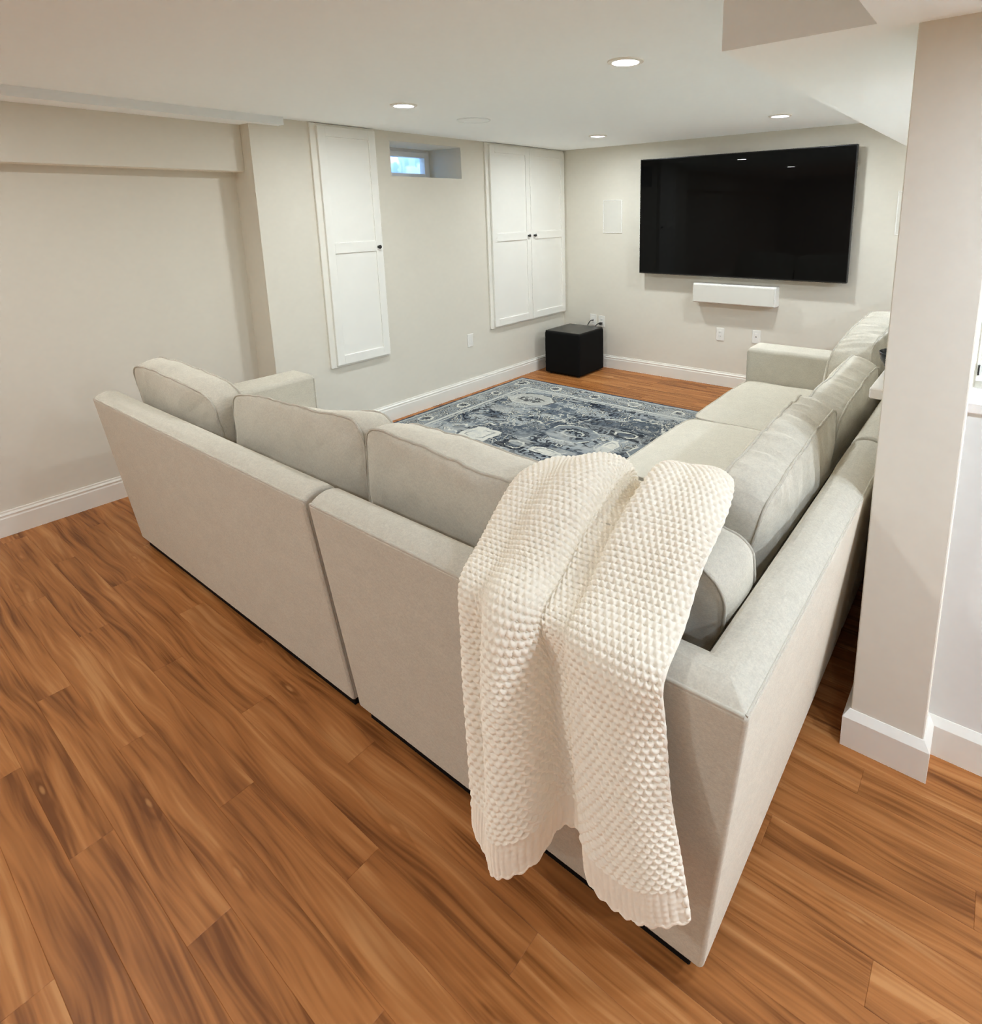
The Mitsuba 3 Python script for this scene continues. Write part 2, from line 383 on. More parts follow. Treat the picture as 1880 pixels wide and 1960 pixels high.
# ------------------------------------------------------------------ window niche
wk = 'window_1'
WX = -0.42
def ringbox(x0, x1, y0, y1, z0, z1, t):
    return cat([cbox(x0, x1, y0, y0+t, z0, z1, 0.002), cbox(x0, x1, y1-t, y1, z0, z1, 0.002), cbox(x0, x1, y0+t, y1-t, z0, z0+t, 0.002), cbox(x0, x1, y0+t, y1-t, z1-t, z1, 0.002)])
scene[wk+'__frame'] = mikit.ply(ringbox(WX-0.05, WX+0.01, NY0, NY1, NZ0, NZ1, 0.026), 'vinyl')
scene[wk+'__sash'] = mikit.ply(ringbox(WX-0.04, WX+0.028, NY0+0.03, NY1-0.028, NZ0+0.012, NZ1-0.024, 0.046), 'vinyl')
scene[wk+'__pane'] = mikit.ply(mesh_of([(WX, NY0+0.07, NZ0+0.05), (WX, NY1-0.07, NZ0+0.05), (WX, NY1-0.07, NZ1-0.06), (WX, NY0+0.07, NZ1-0.06)], [[0, 1, 2], [0, 2, 3]]), 'pane_glass')
scene[wk+'__latch'] = mikit.ply(cbox(WX+0.028, WX+0.045, -2.13, -2.07, NZ1-0.055, NZ1-0.035, 0.002), 'vinyl')
labels[wk] = {'kind': 'structure', 'label': 'small white framed basement window in a deep niche'}
# window well outside
th = np.linspace(-np.pi/2, np.pi/2, 61); zz = np.linspace(1.55, 2.62, 60)
TH, ZZ = np.meshgrid(th, zz)
rad = 0.62+0.010*np.sin(TH*34)
v = np.stack([-0.5-rad*np.cos(TH)*1.05, -1.9+rad*1.25*np.sin(TH), ZZ], -1).reshape(-1, 3)
f = [[i*61+j, i*61+j+1, (i+1)*61+j+1, (i+1)*61+j] for i in range(59) for j in range(60)]
wm = meshkit.arrays((v, f))
wwk = put('window_well', mesh_of(wm[0], wm[1]), 'well_metal', smooth=True)
tag(wwk, 'pale frosted corrugated window well seen through the small basement window', 'window well')
gk = struct('ground', box(-6, -0.5, -8, 4, 1.3, 1.55), 'subfloor')

# ------------------------------------------------------------------ recessed lights
def make_lamp(x, y, z, s, tint, text):
    k = key('recessed_light')
    scene[k+'__trim_ring'] = mikit.ply(lathe([(0.058, z-0.004), (0.060, z-0.0075), (0.078, z-0.005), (0.081, z+0.001), (0.058, z+0.001)], (x, y, 0)), 'white_trim', smooth=40)
    n = 40; a = np.arange(n)*2*np.pi/n
    v = np.vstack([np.stack([x+0.058*np.cos(a), y+0.058*np.sin(a), np.full(n, z-0.0042)], 1), [[x, y, z-0.0042]]])
    m = mesh_of(v, [[(i+1) % n, i, n] for i in range(n)])
    e = RAD*s*tint
    scene[k+'__lens'] = mikit.ply(m, 'white_trim', emitter={'type': 'area', 'radiance': rgb(e)})
    labels[k] = {'label': text, 'category': 'recessed light', 'group': 'recessed ceiling lights'}
    labels[k+'__lens'] = {'label': 'glowing round lens'}
for a in LAMPS: make_lamp(*a)

sp = put('grille', lathe([(0.0005, H-0.004), (0.10, H-0.004), (0.112, H-0.003), (0.114, H+0.001)], (0.855, -2.232, 0)), 'ceiling_paint', 'ceiling_speaker', smooth=30)
put('rim', lathe([(0.110, H-0.002), (0.113, H-0.006), (0.118, H-0.005), (0.119, H+0.001)], (0.855, -2.232, 0)), 'ceiling_paint', 'ceiling_speaker', smooth=40)
tag('ceiling_speaker', 'flush round off-white ceiling speaker between the downlights near the window', 'ceiling speaker')

# ------------------------------------------------------------------ wall cabinets
def knob(y, z, parent):
    prof = [(0.0005, 0.030), (0.010, 0.029), (0.0145, 0.024), (0.014, 0.019), (0.007, 0.014), (0.0055, 0.004), (0.010, 0.0), (0.0005, 0.0)]
    m = lathe(prof, (0, 0, 0), 24)
    m.apply_transform(trimesh.transformations.rotation_matrix(np.pi/2, [0, 1, 0])); m.apply_translation((0.042, y, z))
    put('knob', m, 'black_knob', parent, smooth=40, label='small black round knob')
def shaker(parent, y0, y1, z0, z1, ky, kz, mid=(1.402, 1.480), st=0.062, rail=0.068):
    d = put('door', cat([cbox(0.020, 0.042, y0, y0+st, z0, z1, 0.0015), cbox(0.020, 0.042, y1-st, y1, z0, z1, 0.0015),
            cbox(0.020, 0.042, y0+st, y1-st, z0, z0+rail, 0.0015), cbox(0.020, 0.042, y0+st, y1-st, z1-rail, z1, 0.0015),
            cbox(0.020, 0.042, y0+st, y1-st, mid[0], mid[1], 0.0015)]), 'white_door', parent)
    put('panel', cat([box(0.018, 0.032, y0+st-0.002, y1-st+0.002, z0+rail-0.002, mid[0]+0.002)]), 'white_door', d)
    put('panel', cat([box(0.018, 0.032, y0+st-0.002, y1-st+0.002, mid[1]-0.002, z1-rail+0.002)]), 'white_door', d)
    knob(ky, kz, d)
def frame(parent, y0, y1, z0, z1, t=0.05):
    put('face_frame', cat([cbox(0.0, 0.020, y0, y0+t, z0, z1, 0.002), cbox(0.0, 0.020, y1-t, y1, z0, z1, 0.002), cbox(0.0, 0.020, y0+t, y1-t, z0, z0+t, 0.002), cbox(0.0, 0.020, y0+t, y1-t, z1-t, z1, 0.002)]), 'white_trim', parent)
k = 'wall_cabinet'
frame(k, -2.984, -2.446, 0.556, H-0.004)
shaker(k, -2.940, -2.456, 0.574, H-0.022, -2.500, 1.432)
tag(k, 'tall narrow white wall cabinet with one shaker door and black knob', 'cabinet')
k = 'wall_cabinet_001'
frame(k, -1.229, -0.003, 0.566, H-0.004)
shaker(k, -1.187, -0.609, 0.584, H-0.022, -0.655, 1.440)
shaker(k, -0.605, -0.020, 0.584, H-0.022, -0.560, 1.440)
tag(k, 'wide white wall cabinet with a pair of shaker doors in the room corner', 'cabinet')

# ------------------------------------------------------------------ television wall
TX, TZ, TW, TH_ = 1.013, 1.058, 1.9, 1.088
k = 'television'
put('housing', cbox(TX, TX+TW, -0.111, -0.062, TZ, TZ+TH_, 0.004), 'tv_bezel', k)
put('screen', mesh_of([(TX+0.008, -0.1125, TZ+0.012), (TX+TW-0.008, -0.1125, TZ+0.012), (TX+TW-0.008, -0.1125, TZ+TH_-0.008), (TX+0.008, -0.1125, TZ+TH_-0.008)], [[0, 1, 2], [0, 2, 3]]), 'tv_glass', k, label='dark glossy switched off screen')
put('mount', cbox(TX+0.6, TX+1.3, -0.063, 0.0, TZ+0.3, TZ+0.75, 0.004), 'dark_grey', k)
tag(k, 'large wide black flat television hung on the greige wall', 'television')
k = 'center_speaker'
put('cabinet', cbox(1.588, 2.356, -0.110, 0.0, 0.812, 0.990, 0.005), 'speaker_white', k)
put('grille', cbox(1.594, 2.348, -0.120, -0.109, 0.817, 0.981, 0.004), 'white_grille', k, label='pale cloth grille')
tag(k, 'white horizontal loudspeaker mounted on the wall below the television', 'speaker')
for i, (x0, x1, txt) in enumerate(((0.523, 0.750, 'flat white rectangular speaker in the wall between cabinet and television'), (3.203, 3.430, 'flat white rectangular speaker in the wall, partly hidden behind the column'))):
    k = key('wall_speaker')
    put('rim', cat([cbox(x0, x0+0.008, -0.008, 0, 1.445, 1.780, 0.001), cbox(x1-0.008, x1, -0.008, 0, 1.445, 1.780, 0.001), cbox(x0+0.008, x1-0.008, -0.008, 0, 1.445, 1.453, 0.001), cbox(x0+0.008, x1-0.008, -0.008, 0, 1.772, 1.780, 0.001)]), 'speaker_white', k)
    put('grille', box(x0+0.006, x1-0.006, -0.005, 0, 1.451, 1.774), 'white_grille', k)
    tag(k, txt, 'wall speaker')

def outlet(cx, cz, txt, wall='far', kind='duplex', w=0.078, h=0.122):
    k = key('light_switch' if kind == 'switch' else 'wall_outlet')
    pl = cbox(-w/2, w/2, -0.007, 0, -h/2, h/2, 0.0025)
    ins = [cbox(-0.017, 0.017, -0.0095, -0.006, -0.034, 0.034, 0.0012)]
    slots = [box(dx-0.0015, dx+0.0015, -0.0099, -0.009, z-0.005, z+0.005) for z in (-0.018, 0.018) for dx in (-0.007, 0.007)] if kind == 'duplex' else []
    if kind == 'plain': slots = [box(-0.0045, 0.0045, -0.0099, -0.009, -0.0045, 0.0045)]
    M = np.eye(4)
    if wall == 'left':
        M = trimesh.transformations.rotation_matrix(np.pi/2, [0, 0, 1]); M[:3, 3] = (0, cx, cz)
    else: M[:3, 3] = (cx, 0, cz)
    parts = [('plate', pl, 'white_plate'), ('rocker' if kind == 'switch' else 'receptacle', cat(ins), 'speaker_white')]
    parts += [('slot', q_, 'dark_grey') for q_ in slots]
    for n_, m_, b_ in parts:
        m_ = m_.copy(); m_.apply_transform(M); put(n_, m_, b_, k)
    tag(k, txt, 'switch' if kind == 'switch' else 'outlet')
outlet(0.398, 0.512, 'white wall plate behind the black subwoofer, nearer the corner, with a thin cable', kind='plain')
outlet(0.506, 0.502, 'white wall outlet above the black subwoofer with a black plug in it')
outlet(1.832, 0.504, 'white wall outlet under the white loudspeaker, nearer the corner')
outlet(2.174, 0.516, 'white wall plate under the white loudspeaker, nearer the sofa arm', kind='plain')
outlet(-1.508, 0.507, 'white wall switch on the window wall below the small window', wall='left', kind='switch', w=0.076)

# subwoofer
k = 'subwoofer'
put('cabinet', rhull([(x, y, z) for x in (0.152, 0.588) for y in (-0.556, -0.10) for z in (0.018, 0.452)], 0.022), 'black_matte', k, smooth=40)
put('top_panel', rhull([(x, y, z) for x in (0.158, 0.582) for y in (-0.550, -0.106) for z in (0.446, 0.462)], 0.006), 'black_gloss', k, smooth=40, label='glossy dark top')
for x in (0.2, 0.54):
    for y in (-0.51, -0.15): put('foot', lathe([(0.0005, 0.0), (0.018, 0.0), (0.016, 0.022), (0.0005, 0.022)], (x, y, 0), 16), 'dark_grey', k)
tcs = np.linspace(0, 1, 24)
def bez(*P):
    P = np.array(P, float); t = tcs[:, None]
    return (1-t)**3*P[0]+3*t*(1-t)**2*P[1]+3*t*t*(1-t)*P[2]+t**3*P[3]
put('signal_cable', tube(bez((0.402, -0.010, 0.502), (0.39, -0.06, 0.53), (0.36, -0.06, 0.46), (0.33, -0.085, 0.36)), 0.0045), 'black_knob', k, smooth=True)
pc = put('power_cord', tube(bez((0.506, -0.030, 0.482), (0.47, -0.075, 0.49), (0.46, -0.07, 0.44), (0.43, -0.085, 0.36)), 0.005), 'black_knob', k, smooth=True)
put('plug', rhull([(x, y, z) for x in (0.494, 0.520) for y in (-0.045, -0.0095) for z in (0.470, 0.494)], 0.006), 'black_knob', pc, smooth=40)
tag(k, 'black cube subwoofer with glossy top on the floor in the corner', 'subwoofer')

# ------------------------------------------------------------------ counter and what stands on it
k = 'countertop'
put('slab', cbox(3.650, 6.19, -3.492, -2.93, 1.107, 1.140, 0.004), 'quartz', k)
put('slab', cbox(3.650, 4.25, -2.93, -0.002, 1.107, 1.140, 0.004), 'quartz', k)
tag(k, 'white quartz countertop on the half wall beside the column', 'countertop')
k = 'counter_cabinet'
put('body', cbox(CX1+0.002, 4.9, -3.325, -2.98, 1.140, 2.110, 0.003), 'white_door', k)
d = put('door', cbox(CX1+0.004, 4.38, -3.345, -3.326, 1.165, 2.085, 0.002), 'white_door', k)
put('handle', cbox(CX1+0.008, CX1+0.0125, -3.352, -3.344, 1.185, 1.215, 0.001), 'black_knob', d)
d = put('door', cbox(4.385, 4.88, -3.345, -3.326, 1.165, 2.085, 0.002), 'white_door', k)
tag(k, 'white cabinet standing on the counter beyond the column', 'cabinet')
k = put('bowl', lathe([(0.0005, 1.140), (0.035, 1.140), (0.052, 1.152), (0.068, 1.180), (0.074, 1.205), (0.071, 1.206), (0.063, 1.180), (0.045, 1.155), (0.0005, 1.150)], (3.706, -3.245, 0), 40), 'black_gloss', smooth=40)
tag(k, 'small dark bowl on the white counter behind the column', 'bowl')

# ------------------------------------------------------------------ rug
def rugmesh():
    nx, ny = 70, 60
    xs, ys = np.linspace(RX0, RX1, nx), np.linspace(RY0, RY1, ny)
    X, Y = np.meshgrid(xs, ys)
    Z = 0.0095+0.0015*meshkit.fbm(np.stack([X*3, Y*3, X*0], -1), 2)
    v = np.stack([X, Y, Z], -1).reshape(-1, 3)
    f = [[i*nx+j, i*nx+j+1, (i+1)*nx+j+1, (i+1)*nx+j] for i in range(ny-1) for j in range(nx-1)]
    a = meshkit.arrays((v, f)); return mesh_of(a[0], a[1])
put('pile', cat([rugmesh()]), 'rug_print', 'area_rug', smooth=True)
loop = np.array([(x, RY0, 0.006) for x in np.linspace(RX0, RX1, 60)]+[(RX1, y, 0.006) for y in np.linspace(RY0, RY1, 50)[1:]]+[(x, RY1, 0.006) for x in np.linspace(RX1, RX0, 60)[1:]]+[(RX0, y, 0.006) for y in np.linspace(RY1, RY0, 50)[1:-1]])
put('binding', tube(loop, 0.0058, 8, closed=True), 'rug_binding', 'area_rug', smooth=True, label='dark bound edge')
tag('area_rug', 'distressed navy blue and ivory medallion rug on the wood floor', 'rug')

# ------------------------------------------------------------------ sectional sofa
SYB, SYT = -4.471, -4.575     # outer back face, bottom and top
SXB, SXT = 3.577, 3.674       # outer right face, bottom and top
SZ0, SZ1 = 0.050, 0.836
DOME = [(t*0.112, 0.020*math.sin(math.pi*min(t*1.12, 1.0))**0.8-0.030*max(0, t-0.72)**1.5/0.28**1.5*0.75) for t in np.linspace(0, 1, 12)]
def back_y(x0, x1, name, parent):
    P = []
    for x in (x0, x1):
        P += [(x, SYB, SZ0), (x, SYB+0.112, SZ0)]+[(x, SYT+o, SZ1+h) for o, h in DOME]
    p = np.array(P); r = 0.012
    c = p.mean(0); q = p.copy(); q[:, 0] -= np.sign(p[:, 0]-c[0])*r
    q[:, 1] -= np.sign(p[:, 1]-(SYB+SYT)/2-0.056)*r*0.7; q[:, 2] -= np.sign(p[:, 2]-0.45)*r*0.9
    return trimesh.convex.convex_hull((q[:, None, :]+ICO[None]*r).reshape(-1, 3))
def back_x(y0, y1):
    P = []
    for y in (y0, y1):
        P += [(SXB, y, SZ0), (SXB-0.112, y, SZ0)]+[(SXT-o, y, SZ1+h) for o, h in DOME]
    p = np.array(P); r = 0.012
    c = p.mean(0); q = p.copy(); q[:, 1] -= np.sign(p[:, 1]-c[1])*r
    q[:, 0] -= np.sign(p[:, 0]-(SXB+SXT)/2+0.056)*r*0.7; q[:, 2] -= np.sign(p[:, 2]-0.45)*r*0.9
    return trimesh.convex.convex_hull((q[:, None, :]+ICO[None]*r).reshape(-1, 3))
def line3(a, b, n=40): return np.linspace(a, b, n)

# left section
k = 'sofa_section'
XM = 2.327
put('back', back_y(0.496, XM, 'back', k), 'sofa_fabric', k, smooth=35)
put('base', rhull([(x, y, z) for x in (0.50, XM-0.004) for y in (SYB+0.09, -3.43) for z in (SZ0, 0.285)], 0.015), 'sofa_fabric', k, smooth=40)
put('arm', rhull([(x, y, z) for x in (0.262, 0.496) for y in (-4.36, -3.415) for z in (SZ0, 0.682)], 0.03), 'sofa_fabric', k, smooth=40)
yc, zc = SYT+0.001, SZ1-0.003
put('piping', tube(np.vstack([line3((0.505, yc, zc), (XM-0.006, yc, zc)), line3((XM-0.004, yc+0.004, zc-0.004), (XM-0.004, SYB+0.004, SZ0+0.01))]), 0.0045), 'piping_fabric', k, smooth=True)
put('piping', tube(line3((0.496, -3.418, 0.1), (0.496, -3.418, 0.66)), 0.004), 'piping_fabric', k, smooth=True)
put('gap_shade', cbox(0.515, XM-0.03, SYB+0.020, -3.46, 0.0, SZ0+0.006, 0.003), 'black_matte', k, label='black strip in place of the shade under the sofa')  # black strip stands in for the shaded gap below the sofa edge
tag(k, 'light oatmeal fabric sofa section with one arm beside the left wall', 'sofa section')

# corner section
k = 'sofa_section_001'
XB = XM+0.028
import manifold3d as m3
def man(m): return m3.Manifold(m3.Mesh(np.asarray(m.vertices, np.float32), np.asarray(m.faces, np.uint32)))
def unman(M): a = M.to_mesh(); return mesh_of(a.vert_properties[:, :3], a.tri_verts)
def corner_back():
    # slab along the back, its right end leaning with the side face
    r = 0.012
    A = []
    for top, y, z in [(0, SYB, SZ0), (0, SYB+0.112, SZ0)]+[(1, SYT+o, SZ1+h) for o, h in DOME]:
        xr = SXB if not top else SXT
        if top: xr = SXT-min(y-SYT, 0.05)
        A += [(XB+r, y, z), (xr-r*0.7, y, z)]
    A = np.array(A); A[:, 1] -= np.sign(A[:, 1]-(SYB+SYT)/2-0.056)*r*0.7; A[:, 2] -= np.sign(A[:, 2]-0.45)*r*0.9
    B = []
    for top, x, z in [(0, SXB, SZ0), (0, SXB-0.112, SZ0)]+[(1, SXT-o, SZ1+h) for o, h in DOME]:
        yr = SYB if not top else SYT
        if top: yr = SYT+min(SXT-x, 0.05)
        B += [(x, -3.150-r, z), (x, yr+r*0.7, z)]
    B = np.array(B); B[:, 0] -= np.sign(B[:, 0]-(SXB+SXT)/2+0.056)*r*0.7; B[:, 2] -= np.sign(B[:, 2]-0.45)*r*0.9
    hull = lambda p: man(trimesh.convex.convex_hull((p[:, None, :]+ICO[None]*r).reshape(-1, 3)))
    return unman(hull(A)+hull(B))
put('back', corner_back(), 'sofa_fabric', k, smooth=35)
put('base', rhull([(x, y, z) for x in (XB+0.003, SXB-0.09) for y in (SYB+0.09, -3.16) for z in (SZ0, 0.285)], 0.015), 'sofa_fabric', k, smooth=40)
put('piping', tube(line3((XB+0.006, yc, zc), (SXT-0.003, yc, zc), 80), 0.0048), 'piping_fabric', k, smooth=True)
put('piping', tube(line3((SXT-0.001, SYT+0.003, zc), (SXT-0.001, -3.155, zc), 80), 0.0032), 'piping_fabric', k, smooth=True)
put('gap_shade', cbox(XB+0.03, SXB-0.035, SYB+0.020, -3.44, 0.0, SZ0+0.006, 0.003), 'black_matte', k, label='black strip in place of the shade under the sofa')  # same black strip, shade of the gap made solid
tag(k, 'light oatmeal fabric corner sofa section under the knitted throw', 'sofa section')

# right section with its arm toward the television
k = 'sofa_section_002'
put('back', back_x(-3.125, -1.0), 'sofa_fabric', k, smooth=35)
put('base', rhull([(x, y, z) for x in (2.56, SXB-0.09) for y in (-3.125, -1.19) for z in (SZ0, 0.285)], 0.015), 'sofa_fabric', k, smooth=40)
put('arm', rhull([(x, y, z) for x in (2.512, SXB-0.03) for y in (-1.225, -0.985) for z in (SZ0, 0.684)], 0.03), 'sofa_fabric', k, smooth=40)
put('piping', tube(line3((SXT-0.001, -3.12, zc), (SXT-0.001, -1.0, zc), 80), 0.0032), 'piping_fabric', k, smooth=True)
put('piping', tube(line3((2.514, -1.222, 0.1), (2.514, -1.222, 0.66)), 0.004), 'piping_fabric', k, smooth=True)
put('gap_shade', cbox(2.60, SXB-0.035, -3.11, -1.03, 0.0, SZ0+0.006, 0.003), 'black_matte', k, label='black strip in place of the shade under the sofa')  # shaded gap under this section filled with black
tag(k, 'light oatmeal fabric sofa section with one arm toward the television', 'sofa section')

# ------------------------------------------------------------------ cushions
def cushion(name, C, puff_rear=0.03, puff_front=0.05, bulge=0.011, nu=56, nv=40, nb=8, n_exp=9, seed=0, wr=0.004, low=0.010, pipe=0.0045, warp=None, mat='cushion_fabric'):
    """C[w][v][u]: the eight seam corners (w rear/front, v bottom/top, u start/end)."""
    C = np.asarray(C, float)
    def tri(u, v, w):
        u, v, w = (np.asarray(t, float)[..., None] for t in (u, v, w))
        return ((1-w)*((1-v)*((1-u)*C[0, 0, 0]+u*C[0, 0, 1])+v*((1-u)*C[0, 1, 0]+u*C[0, 1, 1]))
                + w*((1-v)*((1-u)*C[1, 0, 0]+u*C[1, 0, 1])+v*((1-u)*C[1, 1, 0]+u*C[1, 1, 1])))
    thick = (C[1]-C[0]).reshape(-1, 3).mean(0); tl = np.linalg.norm(thick)
    us, vs = np.linspace(-1, 1, nu), np.linspace(-1, 1, nv)
    us = np.sign(us)*np.abs(us)**0.85; vs = np.sign(vs)*np.abs(vs)**0.85
    V, U = np.meshgrid(vs, us, indexing='ij')
    r = np.maximum(np.abs(U), np.abs(V)); se = (np.abs(U)**n_exp+np.abs(V)**n_exp)**(1/n_exp)
    s = np.where(se > 1e-9, r/np.maximum(se, 1e-9), 1.0)
    Us, Vs = U*s, V*s
    prof = ((1-np.abs(U)**2.6)*(1-np.abs(V)**2.6))**0.62
    def surf(w, puff):
        return tri((Us+1)/2, (Vs+1)/2, w+puff/tl*prof*np.where(w > 0.5, 1, -1))
    rear, front = surf(0.0*Us, puff_rear), surf(0.0*Us+1.0, puff_front)
    idx = np.arange(nu*nv).reshape(nv, nu)
    loop = np.concatenate([idx[0, :-1], idx[:-1, -1], idx[-1, :0:-1], idx[:0:-1, 0]])
    ul, vl = Us.reshape(-1)[loop], Vs.reshape(-1)[loop]
    ex = np.linalg.norm(C[:, :, 1]-C[:, :, 0], axis=-1).mean(); ez = np.linalg.norm(C[:, 1]-C[:, 0], axis=-1).mean()
    strips = []
    for j in range(1, nb):
        w = j/nb; b = bulge*(1-(2*w-1)**2)
        nx_, nz_ = np.sign(ul)*np.abs(ul)**6, np.sign(vl)*np.abs(vl)**6
        strips.append(tri((ul+1)/2+nx_*b/ex, (vl+1)/2+nz_*b/ez, np.full(len(ul), w)))
    P = np.vstack([rear.reshape(-1, 3), front.reshape(-1, 3)]+strips)
    q = lambda i: idx[:-1, :-1].reshape(-1)
    a, b_, c_, d_ = idx[:-1, :-1].ravel(), idx[:-1, 1:].ravel(), idx[1:, 1:].ravel(), idx[1:, :-1].ravel()
    N = nu*nv; Lp = len(loop)
    F = [np.stack([a, b_, c_], 1), np.stack([a, c_, d_], 1), np.stack([a+N, c_+N, b_+N], 1), np.stack([a+N, d_+N, c_+N], 1)]
    rings = [loop]+[2*N+j*Lp+np.arange(Lp) for j in range(nb-1)]+[loop+N]
    for p0, p1 in zip(rings[:-1], rings[1:]):
        F += [np.stack([p0, np.roll(p1, -1), np.roll(p0, -1)], 1), np.stack([p0, p1, np.roll(p1, -1)], 1)]
    F = np.vstack(F)
    def deform(X):
        X = X.copy()
        d = np.stack([meshkit.fbm(X*5.0+k_*7.7+seed*3.1, 2, seed=k_) for k_ in range(3)], -1)-0.5
        X += d*low*2
        e = np.stack([meshkit.fbm(X*np.array([26, 26, 14])+k_*5.1+seed, 2, seed=k_+5) for k_ in range(3)], -1)-0.5
        X += e*wr*2
        if warp is not None: X = warp(X)
        return X
    m = mesh_of(deform(P), F)
    if m.volume < 0: m.invert()
    put('cover', m, mat, name, smooth=48)
    for ring in (rings[0], rings[-1]):
        put('piping', tube(deform(P[ring]), pipe, 7, closed=True), 'piping_fabric', name, smooth=True)
    return name

def cx(x0, x1, yr, yf, z0, ztr, ztf, yr0=None, yf0=None):
    """corners of a back cushion along x; yr, yf may be (left, right) pairs at the top."""
    pr = lambda a: a if isinstance(a, tuple) else (a, a)
    yr, yf, ztr, ztf = pr(yr), pr(yf), pr(ztr), pr(ztf)
    yr0 = pr(yr0 if yr0 is not None else yr); yf0 = pr(yf0 if yf0 is not None else yf)
    return [[[(x0, yr0[0], z0), (x1, yr0[1], z0)], [(x0, yr[0], ztr[0]), (x1, yr[1], ztr[1])]],
            [[(x0, yf0[0], z0), (x1, yf0[1], z0)], [(x0, yf[0], ztf[0]), (x1, yf[1], ztf[1])]]]
def cy(y0, y1, xr, xf, z0, ztr, ztf, xr0=None, xf0=None):
    pr = lambda a: a if isinstance(a, tuple) else (a, a)
    xr, xf, ztr, ztf = pr(xr), pr(xf), pr(ztr), pr(ztf)
    xr0 = pr(xr0 if xr0 is not None else xr); xf0 = pr(xf0 if xf0 is not None else xf)
    return [[[(xr0[0], y0, z0), (xr0[1], y1, z0)], [(xr[0], y0, ztr[0]), (xr[1], y1, ztr[1])]],
            [[(xf0[0], y0, z0), (xf0[1], y1, z0)], [(xf[0], y0, ztf[0]), (xf[1], y1, ztf[1])]]]
SEAT = 0.475
# seat cushions: (x0, x1, y0, y1), seams at the top and bottom faces
def seat(x0, x1, y0, y1, seed, txt):
    k = key('seat_cushion')
    C = [[[(x0, y0, 0.290), (x1, y0, 0.290)], [(x0, y1, 0.290), (x1, y1, 0.290)]],
         [[(x0, y0, SEAT-0.022), (x1, y0, SEAT-0.022)], [(x0, y1, SEAT-0.022), (x1, y1, SEAT-0.022)]]]
    cushion(k, C, puff_rear=0.0, puff_front=0.026, bulge=0.004, n_exp=14, seed=seed, low=0.005, wr=0.002, nu=40, nv=40, pipe=0.004)
    tag(k, txt, 'seat cushion')
seat(0.505, 1.41, -4.345, -3.41, 1, 'oatmeal seat cushion next to the arm by the left wall, under the first back cushion')
seat(1.42, 2.325, -4.345, -3.41, 2, 'oatmeal seat cushion hidden behind the second back cushion from the left wall')
seat(2.36, 3.455, -4.345, -3.155, 3, 'oatmeal corner seat cushion beyond the knitted throw')
seat(2.525, 3.455, -3.120, -2.215, 4, 'oatmeal seat cushion beside the corner of the sectional, along the rug edge')
seat(2.525, 3.455, -2.205, -1.235, 5, 'oatmeal seat cushion next to the arm that faces the television')

cushion('back_cushion', cx(0.50, 1.375, -4.405, (-4.30, -4.30), SEAT+0.024, (0.985, 0.955), (1.010, 0.985), yr0=-4.33, yf0=-4.16), seed=1, puff_rear=0.035, puff_front=0.06, n_exp=6, low=0.012)
tag('back_cushion', 'plump oatmeal back cushion nearest the left wall, slumped over the sofa back', 'cushion')
def warp2(X):
    X = X.copy()
    f = np.clip((X[:, 1]+4.34)/0.10, 0, 1)*np.clip((X[:, 2]-0.75)/0.2, 0, 1)
    u = (X[:, 0]-1.4)/0.92
    X[:, 2] -= f*0.085*np.exp(-((u-0.40)/0.34)**2)
    return X
cushion('back_cushion_001', cx(1.40, 2.318, (-4.335, -4.345), (-4.245, -4.215), SEAT+0.024, (0.965, 1.020), (0.955, 1.020), yr0=-4.33, yf0=-4.16), seed=2, puff_rear=0.045, puff_front=0.06, n_exp=8, warp=warp2)
tag('back_cushion_001', 'oatmeal back cushion with a rumpled top, second from the left wall', 'cushion')
cushion('back_cushion_002', cx(2.325, 3.545, (-4.335, -4.355), (-4.175, -4.155), SEAT+0.024, (1.015, 0.935), (0.985, 0.925), yr0=-4.33, yf0=-4.15), seed=3, puff_rear=0.045, puff_front=0.05, n_exp=11, nu=80)
tag('back_cushion_002', 'long oatmeal back cushion in the corner, its end hidden by the knitted throw', 'cushion')
def wrink(seed, amp=0.006):
    def w(X):
        X = X.copy()
        f = np.clip((X[:, 2]-0.80)/0.12, 0, 1)
        n_ = meshkit.fbm(np.stack([X[:, 0]*7, X[:, 1]*38, X[:, 2]*5], -1)+seed, 2, seed=seed)-0.5
        X[:, 2] += f*n_*amp*2.6; X[:, 0] += n_*amp*1.2
        return X
    return w
cushion('back_cushion_003', cy(-4.02, -3.125, (3.515, 3.500), (3.395, 3.385), SEAT+0.024, (0.940, 0.968), (0.975, 1.005), xr0=3.45, xf0=3.24), seed=4, puff_rear=0.05, puff_front=0.05, n_exp=8, warp=wrink(4), nu=80)
tag('back_cushion_003', 'wrinkled oatmeal back cushion beside the knitted throw on the column side', 'cushion')
cushion('back_cushion_004', cy(-3.075, -2.16, (3.500, 3.490), (3.385, 3.380), SEAT+0.024, (0.922, 0.915), (0.960, 0.955), xr0=3.45, xf0=3.24), seed=5, puff_rear=0.032, puff_front=0.05, n_exp=7, warp=wrink(5), nu=80)
tag('back_cushion_004', 'oatmeal back cushion on the column side below the dark bowl', 'cushion')
cushion('back_cushion_005', cy(-2.135, -1.27, (3.44, 3.47), (3.265, 3.31), SEAT+0.024, (0.985, 1.055), (0.958, 1.060), xr0=3.42, xf0=3.20), seed=6, puff_rear=0.04, puff_front=0.05, n_exp=6, warp=wrink(6, 0.009), nu=80)
tag('back_cushion_005', 'crumpled oatmeal back cushion nearest the television, beside the sofa arm', 'cushion')

